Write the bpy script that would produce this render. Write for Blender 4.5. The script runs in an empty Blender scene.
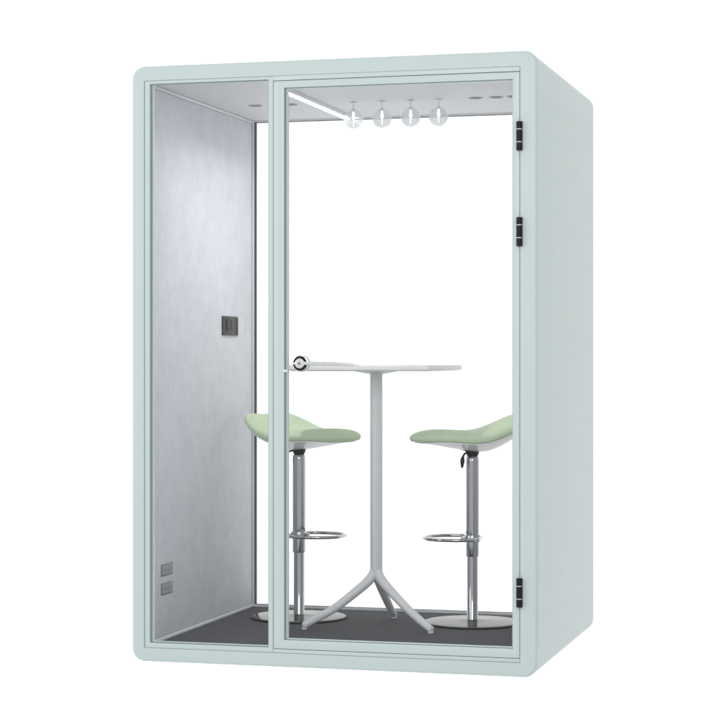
import bpy, bmesh, math
from mathutils import Vector, Matrix
PI = math.pi
S = bpy.context.scene
COL = S.collection
W, D, H = 1.519, 1.302, 2.2

# ------------------------------------------------------------------ materials
def nodes(name):
    m = bpy.data.materials.new(name); m.use_nodes = True
    nt = m.node_tree; nt.nodes.clear()
    out = nt.nodes.new('ShaderNodeOutputMaterial')
    return m, nt, out

def pbr(name, col, rough=.5, metal=0., spec=.5, var=0., vscale=8., bump=0., bscale=200., rvar=0., sheen=0., coat=0., aniso=False):
    m, nt, out = nodes(name)
    p = nt.nodes.new('ShaderNodeBsdfPrincipled')
    p.inputs['Base Color'].default_value = (*col, 1)
    p.inputs['Roughness'].default_value = rough
    p.inputs['Metallic'].default_value = metal
    p.inputs['Specular IOR Level'].default_value = spec
    p.inputs['Coat Weight'].default_value = coat
    p.inputs['Coat Roughness'].default_value = .15
    if sheen:
        p.inputs['Sheen Weight'].default_value = sheen
    nt.links.new(p.outputs[0], out.inputs[0])
    tc = nt.nodes.new('ShaderNodeTexCoord')
    if var:
        n = nt.nodes.new('ShaderNodeTexNoise'); n.inputs['Scale'].default_value = vscale
        n.inputs['Detail'].default_value = 6; n.inputs['Roughness'].default_value = .6
        nt.links.new(tc.outputs['Object'], n.inputs['Vector'])
        r = nt.nodes.new('ShaderNodeValToRGB')
        r.color_ramp.elements[0].position = .3; r.color_ramp.elements[1].position = .7
        r.color_ramp.elements[0].color = (*[c * (1 - var) for c in col], 1)
        r.color_ramp.elements[1].color = (*[min(1, c * (1 + var)) for c in col], 1)
        nt.links.new(n.outputs['Fac'], r.inputs['Fac'])
        nt.links.new(r.outputs['Color'], p.inputs['Base Color'])
    if rvar:
        n = nt.nodes.new('ShaderNodeTexNoise'); n.inputs['Scale'].default_value = 14
        n.inputs['Detail'].default_value = 5
        nt.links.new(tc.outputs['Object'], n.inputs['Vector'])
        mr = nt.nodes.new('ShaderNodeMapRange')
        mr.inputs['To Min'].default_value = max(.02, rough - rvar); mr.inputs['To Max'].default_value = rough + rvar
        nt.links.new(n.outputs['Fac'], mr.inputs['Value'])
        nt.links.new(mr.outputs['Result'], p.inputs['Roughness'])
    if bump:
        n = nt.nodes.new('ShaderNodeTexNoise'); n.inputs['Scale'].default_value = bscale
        n.inputs['Detail'].default_value = 3
        nt.links.new(tc.outputs['Object'], n.inputs['Vector'])
        b = nt.nodes.new('ShaderNodeBump'); b.inputs['Strength'].default_value = bump; b.inputs['Distance'].default_value = .002
        nt.links.new(n.outputs['Fac'], b.inputs['Height'])
        nt.links.new(b.outputs['Normal'], p.inputs['Normal'])
    return m

def felt(name, c0, c1):
    """mottled grey felt panel: broad soft blotches plus a fine woolly grain"""
    m, nt, out = nodes(name)
    p = nt.nodes.new('ShaderNodeBsdfPrincipled'); p.inputs['Roughness'].default_value = .95
    p.inputs['Specular IOR Level'].default_value = .1
    nt.links.new(p.outputs[0], out.inputs[0])
    tc = nt.nodes.new('ShaderNodeTexCoord')
    def noise(sc, det, rough=.6, dist=0.):
        n = nt.nodes.new('ShaderNodeTexNoise'); n.inputs['Scale'].default_value = sc
        n.inputs['Detail'].default_value = det; n.inputs['Roughness'].default_value = rough
        n.inputs['Distortion'].default_value = dist
        nt.links.new(tc.outputs['Object'], n.inputs['Vector']); return n
    a = noise(11, 9, .72, .3); b = noise(190, 4, .7)
    mx = nt.nodes.new('ShaderNodeMath'); mx.operation = 'MULTIPLY_ADD'
    mx.inputs[1].default_value = .62
    sc = nt.nodes.new('ShaderNodeMath'); sc.operation = 'MULTIPLY'; sc.inputs[1].default_value = .38
    nt.links.new(b.outputs['Fac'], sc.inputs[0])
    nt.links.new(a.outputs['Fac'], mx.inputs[0]); nt.links.new(sc.outputs[0], mx.inputs[2])
    r = nt.nodes.new('ShaderNodeValToRGB')
    r.color_ramp.elements[0].position = .34; r.color_ramp.elements[1].position = .66
    r.color_ramp.elements[0].color = (*c0, 1); r.color_ramp.elements[1].color = (*c1, 1)
    nt.links.new(mx.outputs[0], r.inputs['Fac']); nt.links.new(r.outputs['Color'], p.inputs['Base Color'])
    bm_ = nt.nodes.new('ShaderNodeBump'); bm_.inputs['Strength'].default_value = .35; bm_.inputs['Distance'].default_value = .002
    f = noise(420, 3); nt.links.new(f.outputs['Fac'], bm_.inputs['Height'])
    nt.links.new(bm_.outputs['Normal'], p.inputs['Normal'])
    return m

def thin_glass(name, tint, refl, facing=None, frost=0.):
    """a pane: mostly clear, a faint mirror of the studio; with facing the rim reads denser, as in a blown globe"""
    m, nt, out = nodes(name)
    t = nt.nodes.new('ShaderNodeBsdfTransparent'); t.inputs['Color'].default_value = (*tint, 1)
    g = nt.nodes.new('ShaderNodeBsdfGlossy'); g.inputs['Roughness'].default_value = .02
    g.inputs['Color'].default_value = (.9, .93, .93, 1)
    mix = nt.nodes.new('ShaderNodeMixShader'); mix.inputs[0].default_value = refl
    if facing:
        lw = nt.nodes.new('ShaderNodeLayerWeight'); lw.inputs['Blend'].default_value = .35
        mr = nt.nodes.new('ShaderNodeMapRange'); mr.inputs['To Min'].default_value = refl; mr.inputs['To Max'].default_value = facing
        nt.links.new(lw.outputs['Facing'], mr.inputs['Value']); nt.links.new(mr.outputs['Result'], mix.inputs[0])
    nt.links.new(t.outputs[0], mix.inputs[1]); nt.links.new(g.outputs[0], mix.inputs[2])
    if frost:
        d = nt.nodes.new('ShaderNodeBsdfDiffuse'); d.inputs['Color'].default_value = (.92, .92, .93, 1)
        m2 = nt.nodes.new('ShaderNodeMixShader'); m2.inputs[0].default_value = frost
        nt.links.new(mix.outputs[0], m2.inputs[1]); nt.links.new(d.outputs[0], m2.inputs[2]); mix = m2
    nt.links.new(mix.outputs[0], out.inputs[0])
    return m

def lamp_mat(name, col, s):
    m, nt, out = nodes(name)
    e = nt.nodes.new('ShaderNodeEmission'); e.inputs[0].default_value = (*col, 1); e.inputs[1].default_value = s
    nt.links.new(e.outputs[0], out.inputs[0]); return m

M = dict(
    mint=pbr('mint_paint', (.582, .688, .680), .42, spec=.35, rvar=.06, var=.008, vscale=3, bump=.05, bscale=900),
    mint_metal=pbr('mint_profile', (.585, .682, .678), .34, spec=.5, rvar=.05),
    gasket=pbr('rubber_gasket', (.26, .31, .31), .6),
    seam=pbr('seam_lining', (.46, .53, .52), .6),
    black_gasket=pbr('black_gasket', (.03, .032, .033), .55),
    felt=felt('grey_felt', (.65, .655, .71), (.79, .798, .84)),
    trim=pbr('light_trim', (.80, .82, .84), .35, spec=.5),
    ceiling=pbr('ceiling_panel', (.70, .70, .72), .55, var=.01, bump=.08, bscale=500),
    vent=pbr('vent_grey', (.40, .40, .41), .6),
    carpet=pbr('dark_carpet', (.105, .105, .112), .95, spec=.1, var=.25, vscale=160, bump=.7, bscale=600),
    glass=thin_glass('clear_glass', (.995, 1., .998), .018),
    globe=thin_glass('globe_glass', (.97, .975, .98), .04, .4, .20),
    chrome=pbr('chrome', (.48, .48, .49), .08, metal=1, rvar=.03),
    base_chrome=pbr('base_chrome', (.27, .275, .28), .14, metal=1, rvar=.05),
    bright=pbr('bright_chrome', (.93, .93, .94), .2, metal=1),
    black=pbr('black_plastic', (.006, .007, .007), .5, spec=.3),
    black_soft=pbr('black_socket', (.022, .022, .025), .5),
    grey_soft=pbr('grey_socket', (.20, .21, .22), .5),
    table=pbr('light_grey_coat', (.76, .76, .775), .38, rvar=.05, var=.015, vscale=20),
    table_top=pbr('white_laminate', (.82, .82, .83), .42, rvar=.04),
    green=pbr('sage_fabric', (.56, .67, .47), .8, spec=.2, var=.04, vscale=60, bump=.25, bscale=700, sheen=.05),
    white=pbr('white_shell', (.80, .80, .80), .30, rvar=.05),
    led=lamp_mat('led_diffuser', (1, 1, 1), 72.0),
    filament=lamp_mat('bulb_glow', (1, .98, .95), 2.5),
)

# ------------------------------------------------------------------ mesh helpers
def link(name, bm, mats, parent=None, smooth=True, loc=None):
    bmesh.ops.recalc_face_normals(bm, faces=bm.faces[:])
    me = bpy.data.meshes.new(name); bm.to_mesh(me); bm.free()
    if not isinstance(mats, (list, tuple)): mats = [mats]
    for m in mats: me.materials.append(m)
    o = bpy.data.objects.new(name, me); COL.objects.link(o)
    if smooth:
        me.shade_smooth()
        me.set_sharp_from_angle(angle=math.radians(38))
    if parent: o.parent = parent
    if loc: o.location = loc
    return o

def empty(name, loc, label, cat, group=None, rz=0):
    o = bpy.data.objects.new(name, None); o.empty_display_size = .1
    COL.objects.link(o); o.location = loc; o.rotation_euler = (0, 0, rz)
    o['label'] = label; o['category'] = cat
    if group: o['group'] = group
    return o

def box(bm, x0, x1, y0, y1, z0, z1, bev=0., seg=2, mi=0):
    v = [bm.verts.new((x, y, z)) for x in (x0, x1) for y in (y0, y1) for z in (z0, z1)]
    fs = [bm.faces.new([v[i] for i in q]) for q in ((0, 1, 3, 2), (4, 6, 7, 5), (0, 4, 5, 1), (2, 3, 7, 6), (0, 2, 6, 4), (1, 5, 7, 3))]
    for f in fs: f.material_index = mi
    if bev:
        es = {e for f in fs for e in f.edges}
        r = bmesh.ops.bevel(bm, geom=list(es), offset=bev, segments=seg, profile=.5, affect='EDGES')
        for f in r['faces']: f.material_index = mi

def rr(x0, x1, z0, z1, r, n=10):
    r = max(r, .0004); pts = []
    for cx, cz, a0 in ((x1 - r, z1 - r, 0), (x0 + r, z1 - r, 90), (x0 + r, z0 + r, 180), (x1 - r, z0 + r, 270)):
        for k in range(n + 1):
            a = math.radians(a0 + 90 * k / n); pts.append((cx + r * math.cos(a), cz + r * math.sin(a)))
    return pts

def loft(bm, loops, closed=True, cap=False, mi=0):
    """loops of equal length, consecutive ones bridged; closed = last bridges to first"""
    vs = [[bm.verts.new(p) for p in L] for L in loops]
    n = len(vs[0]); m = len(vs)
    for i in range(m if closed else m - 1):
        a, b = vs[i], vs[(i + 1) % m]
        for k in range(n):
            bm.faces.new((a[k], a[(k + 1) % n], b[(k + 1) % n], b[k])).material_index = mi
    if cap:
        bm.faces.new(vs[0]).material_index = mi; bm.faces.new(vs[-1]).material_index = mi
    return vs

def frame(bm, outer, inner, y0, y1, ro=.002, ri=.002, b=.0012, mi=0):
    """rectangular ring in the xz plane with softened front and back arrises"""
    def L(rect, r, o, y, sgn):
        x0, x1, z0, z1 = rect
        return [(x, y, z) for x, z in rr(x0 + o * sgn, x1 - o * sgn, z0 + o * sgn, z1 - o * sgn, r, 5)]
    loops = [L(outer, ro, b, y0, 1), L(outer, ro, .3 * b, y0 + .3 * b, 1), L(outer, ro, 0, y0 + b, 1), L(outer, ro, 0, y1 - b, 1), L(outer, ro, b, y1, 1),
             L(inner, ri, b, y1, -1), L(inner, ri, 0, y1 - b, -1), L(inner, ri, 0, y0 + b, -1), L(inner, ri, .3 * b, y0 + .3 * b, -1), L(inner, ri, b, y0, -1)]
    loft(bm, loops, mi=mi)

def lathe(bm, prof, n=48, c=(0, 0, 0), axis='z', mi=0):
    """prof: (radius, height) list from one pole to the other; r=0 ends close on a point"""
    rings = []
    def P(r, h, a):
        x, y = r * math.cos(a), r * math.sin(a)
        if axis == 'z': return (c[0] + x, c[1] + y, c[2] + h)
        if axis == 'y': return (c[0] + x, c[1] + h, c[2] + y)
        return (c[0] + h, c[1] + x, c[2] + y)
    for r, h in prof:
        if r < 1e-6: rings.append([bm.verts.new(P(0, h, 0))])
        else: rings.append([bm.verts.new(P(r, h, 2 * PI * k / n)) for k in range(n)])
    for a, b in zip(rings, rings[1:]):
        for k in range(n):
            if len(a) == 1 and len(b) == 1: continue
            if len(a) == 1: f = bm.faces.new((a[0], b[(k + 1) % n], b[k]))
            elif len(b) == 1: f = bm.faces.new((a[k], a[(k + 1) % n], b[0]))
            else: f = bm.faces.new((a[k], a[(k + 1) % n], b[(k + 1) % n], b[k]))
            f.material_index = mi

def catmull(pts, n=8, closed=False):
    P = [Vector(p) for p in pts]; out = []
    m = len(P)
    rng = range(m) if closed else range(m - 1)
    for i in rng:
        if closed: p0, p1, p2, p3 = P[(i - 1) % m], P[i], P[(i + 1) % m], P[(i + 2) % m]
        else: p0, p1, p2, p3 = P[max(i - 1, 0)], P[i], P[i + 1], P[min(i + 2, m - 1)]
        for k in range(n):
            t = k / n
            out.append(.5 * ((2 * p1) + (-p0 + p2) * t + (2 * p0 - 5 * p1 + 4 * p2 - p3) * t * t + (-p0 + 3 * p1 - 3 * p2 + p3) * t ** 3))
    if not closed: out.append(P[-1])
    return out

def tube(bm, pts, rad, n=16, closed=False, mi=0, up=Vector((0, 0, 1)), sx=1., sy=1.):
    pts = [Vector(p) for p in pts]; m = len(pts)
    R = rad if isinstance(rad, (list, tuple)) else [rad] * m
    loops = []; u = None
    for i, p in enumerate(pts):
        if closed: t = (pts[(i + 1) % m] - pts[(i - 1) % m]).normalized()
        else: t = (pts[min(i + 1, m - 1)] - pts[max(i - 1, 0)]).normalized()
        if u is None:
            u = t.cross(up)
            if u.length < .05: u = t.cross(Vector((1, 0, 0)))
            u.normalize()
        else:
            u = (u - t * u.dot(t)).normalized()
        v = t.cross(u)
        loops.append([tuple(p + (u * math.cos(2 * PI * k / n) * sx + v * math.sin(2 * PI * k / n) * sy) * R[i]) for k in range(n)])
    loft(bm, loops, closed=closed, cap=not closed, mi=mi)

# ------------------------------------------------------------------ the booth
booth = empty('meeting_booth', (0, 0, 0), 'pale mint rounded meeting booth with glass front and grey felt inner wall', 'booth')

OX0, OX1, OZ0, OZ1 = .0475, 1.4595, .0500, 2.1455       # opening of the shell
bm = bmesh.new()
def sl(o, y, r=.048): return [(x, y, z) for x, z in rr(o, W - o, o, H - o, r - o, 14)]
def il(o, y): return [(x, y, z) for x, z in rr(OX0 - o, OX1 + o, OZ0 - o, OZ1 + o, .004 + o, 14)]
B = .010
loops = []
for k in range(6):
    a = PI / 2 * k / 5; loops.append(sl(B * (1 - math.sin(a)), B * (1 - math.cos(a))))
for k in range(6):
    a = PI / 2 * k / 5; loops.append(sl(B * (1 - math.cos(a)), D - B * (1 - math.sin(a))))
loops += [il(.0015, D), il(0, D - .0015), il(0, .0015), il(.0015, 0)]
loft(bm, loops)
link('shell', bm, M['mint'], booth)

# the side panels, a shallow proud sheet with rounded corners on each flank
for x0, sgn in ((W, 1), (0, -1)):
    bm = bmesh.new()
    L = lambda o, h: [(x0 + sgn * h, y, z) for y, z in rr(.0125 + o, 1.262 - o, .108 + o, 2.088 - o, .030 - o, 8)]
    loft(bm, [L(0, -.004), L(0, .0010), L(.0006, .0018), L(.0018, .0022)], closed=False, cap=True)
    link('side_panel', bm, M['mint'], booth)

# inner lining
FZ, CZ = .0530, 2.142
for name, x0, x1 in (('felt_wall', .0478, .053), ('felt_wall', 1.4475, 1.459)):
    bm = bmesh.new(); box(bm, x0, x1, .046, 1.238, FZ + .016, CZ - .014, .001)
    wall = link(name, bm, M['felt'], booth)
    if x0 < .5: left_wall = wall
    for z0, z1 in ((FZ + .0005, FZ + .0135), (CZ - .0125, CZ - .001)):
        bm = bmesh.new(); a, b = (x0, x1 + .004) if x0 < .5 else (x0 - .004, x1)
        box(bm, a, b, .046, 1.238, z0, z1, .002)
        link('wall_trim', bm, M['trim'], wall)
bm = bmesh.new(); box(bm, .0478, 1.459, .046, 1.252, CZ, OZ1 - .0003); ceil = link('ceiling', bm, M['ceiling'], booth)
bm = bmesh.new(); box(bm, .0482, 1.4588, .0462, 1.2525, .0506, FZ)
link('carpet', bm, M['carpet'], booth)

# recessed round vents in the ceiling
for x in (.228, .378, 1.137, 1.218, 1.288):
    bm = bmesh.new()
    lathe(bm, [(0, -.0012), (.019, -.0012), (.020, -.002), (.026, -.003), (.028, -.0015), (.028, .002), (0, .002)], 40, (x, .76, CZ))
    for k in range(-3, 4):
        h = math.sqrt(max(.0004 - (k * .005) ** 2, 1e-6)) * .9
        box(bm, x + k * .005 - .0007, x + k * .005 + .0007, .76 - h, .76 + h, CZ - .003, CZ - .001)
    link('ceiling_vent', bm, M['vent'], ceil)

# LED strip along the ceiling, front to back
bm = bmesh.new(); box(bm, .482, .4865, .17, 1.236, CZ - .016, CZ, .001); box(bm, .5125, .517, .17, 1.236, CZ - .016, CZ, .001)
box(bm, .486, .513, .17, 1.236, CZ - .003, CZ)
led = link('led_strip', bm, M['trim'], booth)
bm = bmesh.new(); box(bm, .4872, .5118, .172, 1.234, CZ - .008, CZ - .0035, .001)
link('diffuser', bm, M['led'], led)

# rear window
bm = bmesh.new(); frame(bm, (.0485, 1.4585, FZ + .0005, OZ1 - .001), (.0590, 1.4420, FZ + .0095, CZ - .006), 1.2535, 1.2995)
rear = link('rear_window', bm, M['trim'], booth)
bm = bmesh.new(); frame(bm, (.0592, 1.4418, FZ + .0097, CZ - .0062), (.0630, 1.4380, FZ + .0105, CZ - .0072), 1.257, 1.277, b=.0004)
link('gasket', bm, M['black_gasket'], rear)
bm = bmesh.new(); box(bm, .0610, 1.4400, 1.266, 1.274, FZ + .0100, CZ - .0066)
link('pane', bm, M['glass'], rear)

# fixed front window on the left of the door
GX0, GX1, GZ0, GZ1 = .0755, .5295, .0715, 2.1305
bm = bmesh.new(); frame(bm, (.0505, .5475, .0512, OZ1 - .0006), (.0695, .5305, .0690, 2.1335), .0030, .042, b=.0012)
fw = link('fixed_window', bm, M['mint_metal'], booth)
bm = bmesh.new(); frame(bm, (.0700, .5300, .0695, 2.1330), (.0750, .5280, .0715, 2.1310), .008, .036, b=.0004)
link('gasket', bm, M['gasket'], fw)
bm = bmesh.new(); frame(bm, (.0755, .5275, .0718, 2.1308), (.0800, .5262, .0735, 2.1300), .0125, .034, b=.0004)
link('glazing_bead', bm, M['mint_metal'], fw)
bm = bmesh.new(); box(bm, .0780, .5270, .018, .026, .0725, 2.1305)
link('pane', bm, M['glass'], fw)
# lining strip that closes the frame rebate round the whole opening
bm = bmesh.new(); frame(bm, (OX0 - .0003, OX1 + .0003, OZ0 - .0003, OZ1 + .0003), (.0520, 1.4555, .0545, 2.1415), .0060, .0455, b=.0005)
link('rebate', bm, M['seam'], booth)
# threshold and head closing the door opening
bm = bmesh.new(); box(bm, .5480, 1.4570, .0030, .042, .0512, .0645, .0012); link('threshold', bm, M['mint_metal'], booth)
bm = bmesh.new(); box(bm, .5480, 1.4570, .0012, .042, 2.1285, OZ1 - .0006, .0008); link('door_head', bm, M['mint_metal'], booth)

# the door
DX0, DX1, DZ0, DZ1 = .5505, 1.4565, .0665, 2.1262
bm = bmesh.new(); frame(bm, (DX0, DX1, DZ0, DZ1), (.5900, 1.4330, .0990, 2.1010), .0005, .040, ro=.003, b=.002)
door = link('door', bm, M['mint_metal'], booth)
door['label'] = 'glass door in a slim mint frame with black hinges'
bm = bmesh.new(); frame(bm, (.5905, 1.4325, .0995, 2.1005), (.5945, 1.4320, .1003, 2.0998), .006, .034, b=.0004)
link('gasket', bm, M['gasket'], door)
bm = bmesh.new(); frame(bm, (.5950, 1.4318, .1005, 2.0996), (.6000, 1.4290, .1030, 2.0975), .011, .032, b=.0004)
link('glazing_bead', bm, M['mint_metal'], door)
bm = bmesh.new(); box(bm, .5970, 1.4310, .017, .025, .1015, 2.0990)
link('pane', bm, M['glass'], door)
for z0, z1 in ((1.8495, 1.9505), (1.5135, 1.6145), (.2470, .3480)):
    bm = bmesh.new(); h = z1 - z0
    for a, b in ((0, .27), (.305, .715), (.75, 1)):
        za, zb = z0 + a * h, z0 + b * h
        lathe(bm, [(0, za), (.0095, za), (.0105, za + .001), (.0105, zb - .001), (.0095, zb), (0, zb)], 24, (1.4578, -.0085, 0))
        box(bm, 1.4578 - .0105, 1.4578 + .0105, -.0085, .0004, za, zb, .0008)
    lathe(bm, [(0, z0 + .003), (.0080, z0 + .003), (.0080, z1 - .003), (0, z1 - .003)], 20, (1.4578, -.0085, 0), mi=1)
    link('hinge', bm, [M['black'], M['trim']], door)
# door handle: round boss on the glass with a dark ring and a long flat lever, one each side of the pane
bm = bmesh.new(); hc = (.6500, 0, 1.1015)
def boss(y, s, full=True):
    q = lambda h: y + s * h
    lathe(bm, [(0, q(.0)), (.029, q(.0)), (.0305, q(.002)), (.0305, q(.012)), (.029, q(.015)), (.0275, q(.0155)), (.0265, q(.0145))], 48, (hc[0], 0, hc[2]), 'y', 0)
    lathe(bm, [(.0265, q(.0142)), (.0185, q(.0142))], 48, (hc[0], 0, hc[2]), 'y', 1)
    lathe(bm, [(.0185, q(.013)), (.0185, q(.020)), (.0170, q(.022)), (.008, q(.0232)), (0, q(.0235))], 48, (hc[0], 0, hc[2]), 'y', 0)
    lathe(bm, [(0, q(.0239)), (.0045, q(.0239)), (.0055, q(.0230)), (.0055, q(.020))], 24, (hc[0], 0, hc[2]), 'y', 2)
    # narrow chrome bridge across the dark ring on the lever side and a small one opposite
    L = []
    for xx, hz, t in ((.012, .0062, .006), (.030, .0066, .006), (.060, .0074, .0058), (.105, .0080, .0055), (.135, .0078, .005), (.160, .0062, .0045), (.185, .0044, .004), (.205, .0026, .003), (.212, .0010, .002)):
        cz = hc[2] + .0005 - (0 if xx < .13 else (xx - .13) * .09)
        yy = q(.019)
        L.append([(hc[0] + xx, yy + t * math.cos(a), cz + hz * math.sin(a)) for a in [2 * PI * k / 16 for k in range(16)]])
    loft(bm, L, closed=False, cap=True, mi=0)
    box(bm, hc[0] - .0275, hc[0] - .016, min(q(.013), q(.0165)), max(q(.013), q(.0165)), hc[2] - .004, hc[2] + .004, .0008)
boss(.0168, -1); boss(.0252, 1)
link('handle', bm, [M['bright'], M['black'], M['grey_soft']], door)
bm = bmesh.new(); box(bm, .587, .600, -.003, .0155, 1.068, 1.080, .003, 3)
link('latch', bm, M['bright'], door)

# switch panel and sockets on the felt wall
bm = bmesh.new(); box(bm, .0527, .0590, .850, 1.045, 1.2155, 1.2950, .002, 2)
box(bm, .0592, .0604, .885, .990, 1.235, 1.282, .0006, 2, 1)
box(bm, .0592, .0612, .905, .925, 1.245, 1.276, .0006, 2, 0); box(bm, .0592, .0612, .950, .970, 1.245, 1.276, .0006, 2, 0)
box(bm, .0591, .0598, 1.012, 1.038, 1.2200, 1.2905, .0002, 1, 1)
link('switch_panel', bm, [M['black_soft'], M['black']], booth)
for z0 in (.2960, .2245):
    bm = bmesh.new(); box(bm, .0527, .0565, .158, .278, z0, z0 + .045, .0015, 2)
    for k in range(3):
        box(bm, .0566, .0576, .166 + k * .037, .196 + k * .037, z0 + .006, z0 + .039, .0005, 1, 1)
        for d in (-.006, .006):
            box(bm, .0576, .0579, .181 + k * .037 + d - .0012, .181 + k * .037 + d + .0012, z0 + .014, z0 + .030, mi=2)
    link('power_socket', bm, [M['grey_soft'], M['vent'], M['black_soft']], booth)

# ------------------------------------------------------------------ globe lamps over the table
def globe_lamp(x, label):
    t = empty('globe_lamp', (x, .77, CZ), label, 'lamp', 'globe lamps in a row under the booth ceiling')
    bm = bmesh.new(); lathe(bm, [(0, -.001), (.012, -.001), (.013, -.002), (.011, -.004), (.0022, -.005), (.0022, -.026), (.0075, -.027), (.0085, -.029), (.0085, -.036), (.0075, -.038), (0, -.038)], 32)
    link('lamp_mount', bm, M['white'], t)
    bm = bmesh.new(); r = .0385; c = -.067
    prof = [(r * math.sin(a), c + r * math.cos(a)) for a in [PI * (.10 + .90 * k / 22) for k in range(23)]]
    prof[-1] = (0, c - r); r2 = r - .0018
    prof2 = [(r2 * math.sin(a), c + r2 * math.cos(a)) for a in [PI * (.10 + .90 * k / 22) for k in range(23)]]
    prof2[-1] = (0, c - r2)
    lathe(bm, prof, 40); lathe(bm, prof2, 40)
    link('glass_globe', bm, M['globe'], t)
    bm = bmesh.new()
    lathe(bm, [(0, -.038), (.004, -.038), (.0045, -.050), (.0068, -.058), (.0065, -.064), (.004, -.069), (0, -.071)], 24)
    lathe(bm, [(0, -.072), (.002, -.073), (.002, -.092), (0, -.093)], 12)
    link('bulb', bm, M['filament'], t)
for u, lab in zip((.6375, .7555, .8725, .9860), ('clear globe lamp under the ceiling beside the end of the led strip', 'clear globe lamp second from the led strip', 'clear globe lamp third from the led strip', 'clear globe lamp farthest from the led strip, nearest the hinged side')):
    globe_lamp(u, lab)

# ------------------------------------------------------------------ table
T = empty('bar_table', (.732, .768, FZ), 'light grey high bar table with square top on a three footed pedestal', 'table')
def sqsec(r, z, rot, n=6):
    pts = rr(-r, r, -r, r, r * .55, n)
    return [(x * math.cos(rot) - y * math.sin(rot), x * math.sin(rot) + y * math.cos(rot), z) for x, y in pts]
bm = bmesh.new(); rt = math.radians(38)
loft(bm, [sqsec(.0215, .205, rt), sqsec(.0215, 1.008, rt), sqsec(.022, 1.0185, rt)], closed=False, cap=True)
link('pedestal', bm, M['table'], T)
bm = bmesh.new(); lathe(bm, [(0, 1.004), (.020, 1.004), (.045, 1.008), (.085, 1.0155), (.085, 1.0175), (0, 1.0175)], 40)
link('mount_plate', bm, M['table'], T)
bm = bmesh.new(); q = .288
def tl(o, z): return [(x, y, z) for x, y in rr(-q + o, q - o, -q + o, q - o, .022 - o * .5, 8)]
loft(bm, [tl(.022, 1.0180), tl(.006, 1.0205), tl(.001, 1.0225), tl(0, 1.0245), tl(0, 1.0375), tl(.0015, 1.0400), tl(.004, 1.0412)], closed=False, cap=True)
link('tabletop', bm, M['table_top'], T)
hub = Vector((0, 0, .205))
for k, (fx, fy) in enumerate(((.477 - .732, .621 - .768), (.985 - .732, .643 - .768), (.735 - .732, 1.04 - .768))):
    dr = Vector((fx, fy, 0)); L = dr.length; dr.normalize()
    pts = [(0, 0, .246), tuple(dr * .004 + Vector((0, 0, .222))), tuple(dr * .030 + Vector((0, 0, .186))), tuple(dr * .085 + Vector((0, 0, .141))),
           tuple(dr * .17 + Vector((0, 0, .080))), tuple(dr * (L - .035) + Vector((0, 0, .034))), tuple(dr * (L - .004) + Vector((0, 0, .0175))), tuple(dr * (L + .008) + Vector((0, 0, .0145)))]
    c = catmull(pts, 6); n = len(c)
    R = [.0215 - .0085 * min(1, (i / (n - 1)) * 1.15) for i in range(n)]
    for i, f_ in ((1, .45), (2, .78), (3, .93)): R[-i] *= f_
    bm = bmesh.new(); tube(bm, c, R, 20, sx=1.0, sy=1.05)
    leg = link('leg', bm, M['table'], T)
    bm = bmesh.new(); fc = dr * (L - .001)
    lathe(bm, [(0, 0), (.0105, 0), (.0115, .0015), (.0112, .006), (.009, .010), (0, .011)], 24, (fc.x, fc.y, 0))
    link('foot', bm, M['table'], leg)

# ------------------------------------------------------------------ stools
SA, SB = .238, .200
def sstep(t): t = max(0., min(1., t)); return t * t * (3 - 2 * t)
def zc(x, y):
    g = max(0, (-x + .34 * y * y / SB + .008) / .25)
    z = .076 * g ** 3
    z -= .010 * (y / SB) ** 2
    if x > .10: z -= .015 * ((x - .10) / .13) ** 2
    z -= .006 * math.exp(-((x - .0) / .09) ** 2)
    return z
def outline(a):
    ca, sa = math.cos(a), math.sin(a); e = 2 / (2.5 + .6 * max(0, -ca))
    x = SA * math.copysign(abs(ca) ** e, ca); y = SB * math.copysign(abs(sa) ** e, sa)
    y *= 1 - .10 * max(0, x / SA)          # a touch narrower at the nose
    return x, y
def snorm(x, y):
    h = 1e-3
    n = Vector((-(zc(x + h, y) - zc(x - h, y)) / (2 * h), -(zc(x, y + h) - zc(x, y - h)) / (2 * h), 1)); return n.normalized()
def seat_bm(top_f, bot_f, scale, na=72, ns=22):
    """closed pad: top and bottom sheets offset from the saddle surface"""
    bm = bmesh.new(); sheets = []
    for f in (top_f, bot_f):
        rings = []
        for i in range(1, ns + 1):
            s = math.sin(PI / 2 * i / ns); ring = []
            for k in range(na):
                x, y = outline(2 * PI * k / na); x *= s * scale; y *= s * scale
                n = snorm(x, y); p = Vector((x, y, zc(x, y))) + n * f(s)
                ring.append(bm.verts.new(p))
            rings.append(ring)
        c = bm.verts.new(Vector((0, 0, zc(0, 0))) + snorm(0, 0) * f(0))
        for k in range(na): bm.faces.new((c, rings[0][k], rings[0][(k + 1) % na]))
        for a, b in zip(rings, rings[1:]):
            for k in range(na): bm.faces.new((a[k], b[k], b[(k + 1) % na], a[(k + 1) % na]))
        sheets.append(rings[-1])
    a, b = sheets
    for k in range(na): bm.faces.new((a[k], b[k], b[(k + 1) % na], a[(k + 1) % na]))
    return bm

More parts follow.
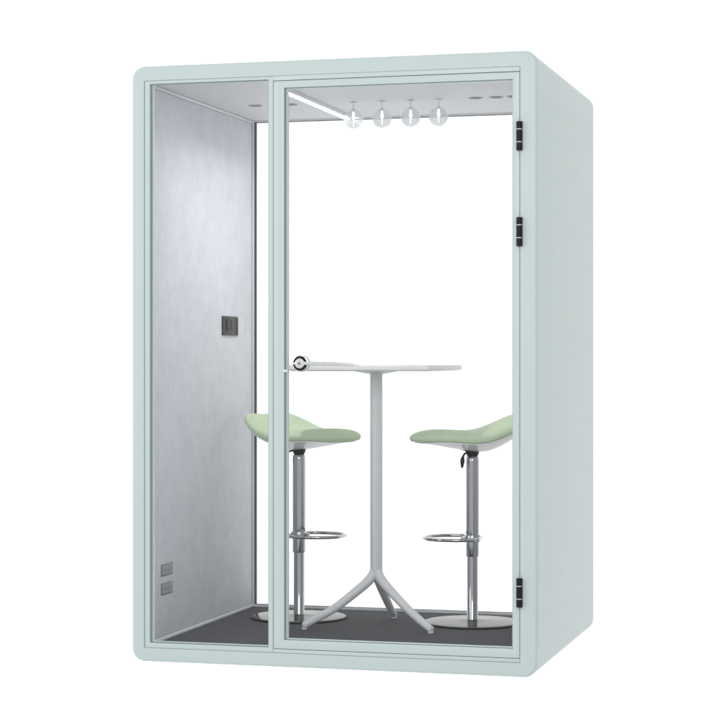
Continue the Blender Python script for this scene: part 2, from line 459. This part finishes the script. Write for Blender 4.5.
SEAT_Z = .7600
def make_stool(loc, rz, label, foot_rz, lever_a, off):
    t = empty('bar_stool', loc, label, 'bar stool', 'bar stools at the table', rz)
    th = .044
    rim = lambda s: (1 - s ** 7) ** .5 if s < 1 else 0.
    bm = seat_bm(lambda s: th * .5 * (rim(s)) + .0015, lambda s: -th * .5 * rim(s) - .0015, 1.0)
    bm.transform(Matrix.Translation((off, 0, SEAT_Z)))
    seat = link('seat', bm, M['green'], t)
    # piping where the cover meets the shell
    bm = bmesh.new()
    pts = []
    for k in range(96):
        x, y = outline(2 * PI * k / 96); x *= .985; y *= .985
        n = snorm(x, y); pts.append(Vector((x + off, y, zc(x, y) + SEAT_Z)) - n * (th * .5 * rim(.985) + .001))
    tube(bm, pts, .0022, 8, closed=True)
    link('piping', bm, M['green'], seat)
    def bot(s):
        return -.019 - .034 * (1 - s ** 2) if s < 1 else -.019
    bm = seat_bm(lambda s: -.008, bot, .93)
    for v in bm.verts:
        if v.co.z < zc(v.co.x, v.co.y) - .02: v.co.z -= .014 * math.exp(-((v.co.x + .07) / .075) ** 2 - (v.co.y / .11) ** 2)
    bm.transform(Matrix.Translation((off, 0, SEAT_Z)))
    link('seat_shell', bm, M['white'], t)
    # bracket under the seat and the lift lever
    bm = bmesh.new()
    box(bm, -.040, .040, -.032, .032, .696, .707, .003); lathe(bm, [(0, .672), (.020, .672), (.024, .680), (.030, .697), (0, .698)], 32)
    link('seat_bracket', bm, M['black'], t)
    bm = bmesh.new(); ca, sa = math.cos(lever_a), math.sin(lever_a)
    lv = [(0, 0, .688), (.022 * ca, .022 * sa, .689), (.042 * ca, .042 * sa, .684), (.052 * ca, .052 * sa, .668), (.054 * ca, .054 * sa, .650), (.056 * ca, .056 * sa, .628)]
    tube(bm, catmull(lv, 5), [.004] * 14 + [.0055, .0068, .0075, .0085, .009, .0088, .0085, .0075, .0065, .0055, .0045, .003][:12], 12)
    link('lift_lever', bm, M['black'], t)
    # column: outer sleeve above, thinner tube below
    bm = bmesh.new()
    lathe(bm, [(0, .672), (.0225, .672), (.0250, .668), (.0262, .655), (.0262, .274), (.0255, .2705), (.0235, .2700), (0, .2700)], 48)
    col_ = link('column', bm, M['chrome'], t)
    bm = bmesh.new()
    lathe(bm, [(0, .275), (.0218, .275), (.0218, .020), (.0235, .0165), (0, .0165)], 48)
    link('lower_tube', bm, M['chrome'], col_)
    # foot ring with its clamp
    bm = bmesh.new(); fr = []
    for k in range(40):
        a = 2 * PI * k / 40; ca, sa = math.cos(a), math.sin(a)
        fr.append((.082 + .113 * math.copysign(abs(ca) ** .85, ca), .118 * math.copysign(abs(sa) ** .85, sa) * (1 - .12 * ca), .343))
    tube(bm, fr, .0068, 14, closed=True)
    lathe(bm, [(.0263, .330), (.031, .330), (.0325, .332), (.0325, .354), (.031, .356), (.0263, .356)], 40)
    for s in (-1, 1):
        tube(bm, [(-.010, s * .028, .343), (-.024, s * .045, .343), (-.0285, s * .060, .343)], .006, 12)
    box(bm, .028, .046, -.007, .007, .336, .350, .002)
    bmesh.ops.rotate(bm, verts=bm.verts[:], cent=(0, 0, 0), matrix=Matrix.Rotation(foot_rz - rz, 3, 'Z'))
    link('foot_ring', bm, M['chrome'], t)
    bm = bmesh.new()
    lathe(bm, [(0, .0069), (.186, .0069), (.1915, .0070), (.1925, .0080), (.1915, .0092), (.184, .0102), (.150, .0118), (.090, .0140), (.040, .0160), (.026, .0180), (0, .0180)], 96)
    base = link('base', bm, M['base_chrome'], t)
    bm = bmesh.new(); lathe(bm, [(0, 0), (.1945, 0), (.1985, .0012), (.1985, .0062), (.1970, .0068), (.1930, .0068), (0, .0068)], 96)
    link('rubber_pad', bm, M['black'], base)
    return t
R = math.radians
make_stool((.355, .950, FZ), R(-26), 'sage green bar stool left of the table, its seat crossed by the door post', R(-8), R(216), .032)
make_stool((1.0785, .973, FZ), R(180 + 26), 'sage green bar stool on the right of the table, beside the hinged door edge', R(180 + 4), R(28), .014)

# ------------------------------------------------------------------ studio light
w = bpy.data.worlds.new('World'); S.world = w; w.use_nodes = True
nt = w.node_tree; nt.nodes.clear()
wo = nt.nodes.new('ShaderNodeOutputWorld'); bg = nt.nodes.new('ShaderNodeBackground')
tc = nt.nodes.new('ShaderNodeTexCoord')
dp = nt.nodes.new('ShaderNodeVectorMath'); dp.operation = 'DOT_PRODUCT'; dp.inputs[1].default_value = (-.5, .866, 0)
nt.links.new(tc.outputs['Generated'], dp.inputs[0])
# white cyclorama ahead, the dimmer half of the studio behind the photographer
mr = nt.nodes.new('ShaderNodeMapRange'); mr.interpolation_type = 'SMOOTHSTEP'
mr.inputs['From Min'].default_value = -.30; mr.inputs['From Max'].default_value = .50
mr.inputs['To Min'].default_value = .66; mr.inputs['To Max'].default_value = 1.16
nt.links.new(dp.outputs['Value'], mr.inputs['Value'])
nt.links.new(mr.outputs['Result'], bg.inputs['Strength'])
bg.inputs['Color'].default_value = (1, 1, 1, 1)
nt.links.new(bg.outputs[0], wo.inputs[0])

def area(name, loc, target, size, power, col=(1, 1, 1)):
    l = bpy.data.lights.new(name, 'AREA'); l.shape = 'RECTANGLE'; l.size, l.size_y = size; l.energy = power; l.color = col
    o = bpy.data.objects.new(name, l); COL.objects.link(o); o.location = loc
    o.rotation_euler = (Vector(target) - Vector(loc)).to_track_quat('-Z', 'Y').to_euler(); return o
area('key_softbox', (1.9, -5.2, 2.6), (.6, .4, .9), (2.6, 2.2), 70)
area('fill_softbox', (-3.4, -4.0, 2.2), (.7, .5, 1.1), (2.0, 2.6), 50)

# ------------------------------------------------------------------ camera
cam = bpy.data.cameras.new('Camera'); co = bpy.data.objects.new('Camera', cam); COL.objects.link(co)
cam.sensor_fit = 'HORIZONTAL'; cam.sensor_width = 36; cam.lens = 36 * 2000 / 717
co.location = (2.779, -6.919, 1.114); co.rotation_euler = (R(90), 0, R(15.42))
cam.clip_end = 100; S.camera = co
M['base_chrome'].node_tree.nodes['Principled BSDF'].inputs['Specular Tint'].default_value = (.62, .62, .62, 1)
S.view_settings.view_transform = 'Standard'; S.view_settings.look = 'None'
S.view_settings.exposure = 0; S.view_settings.gamma = 1
S.cycles.transparent_max_bounces = 32
S.cycles.max_bounces = 12
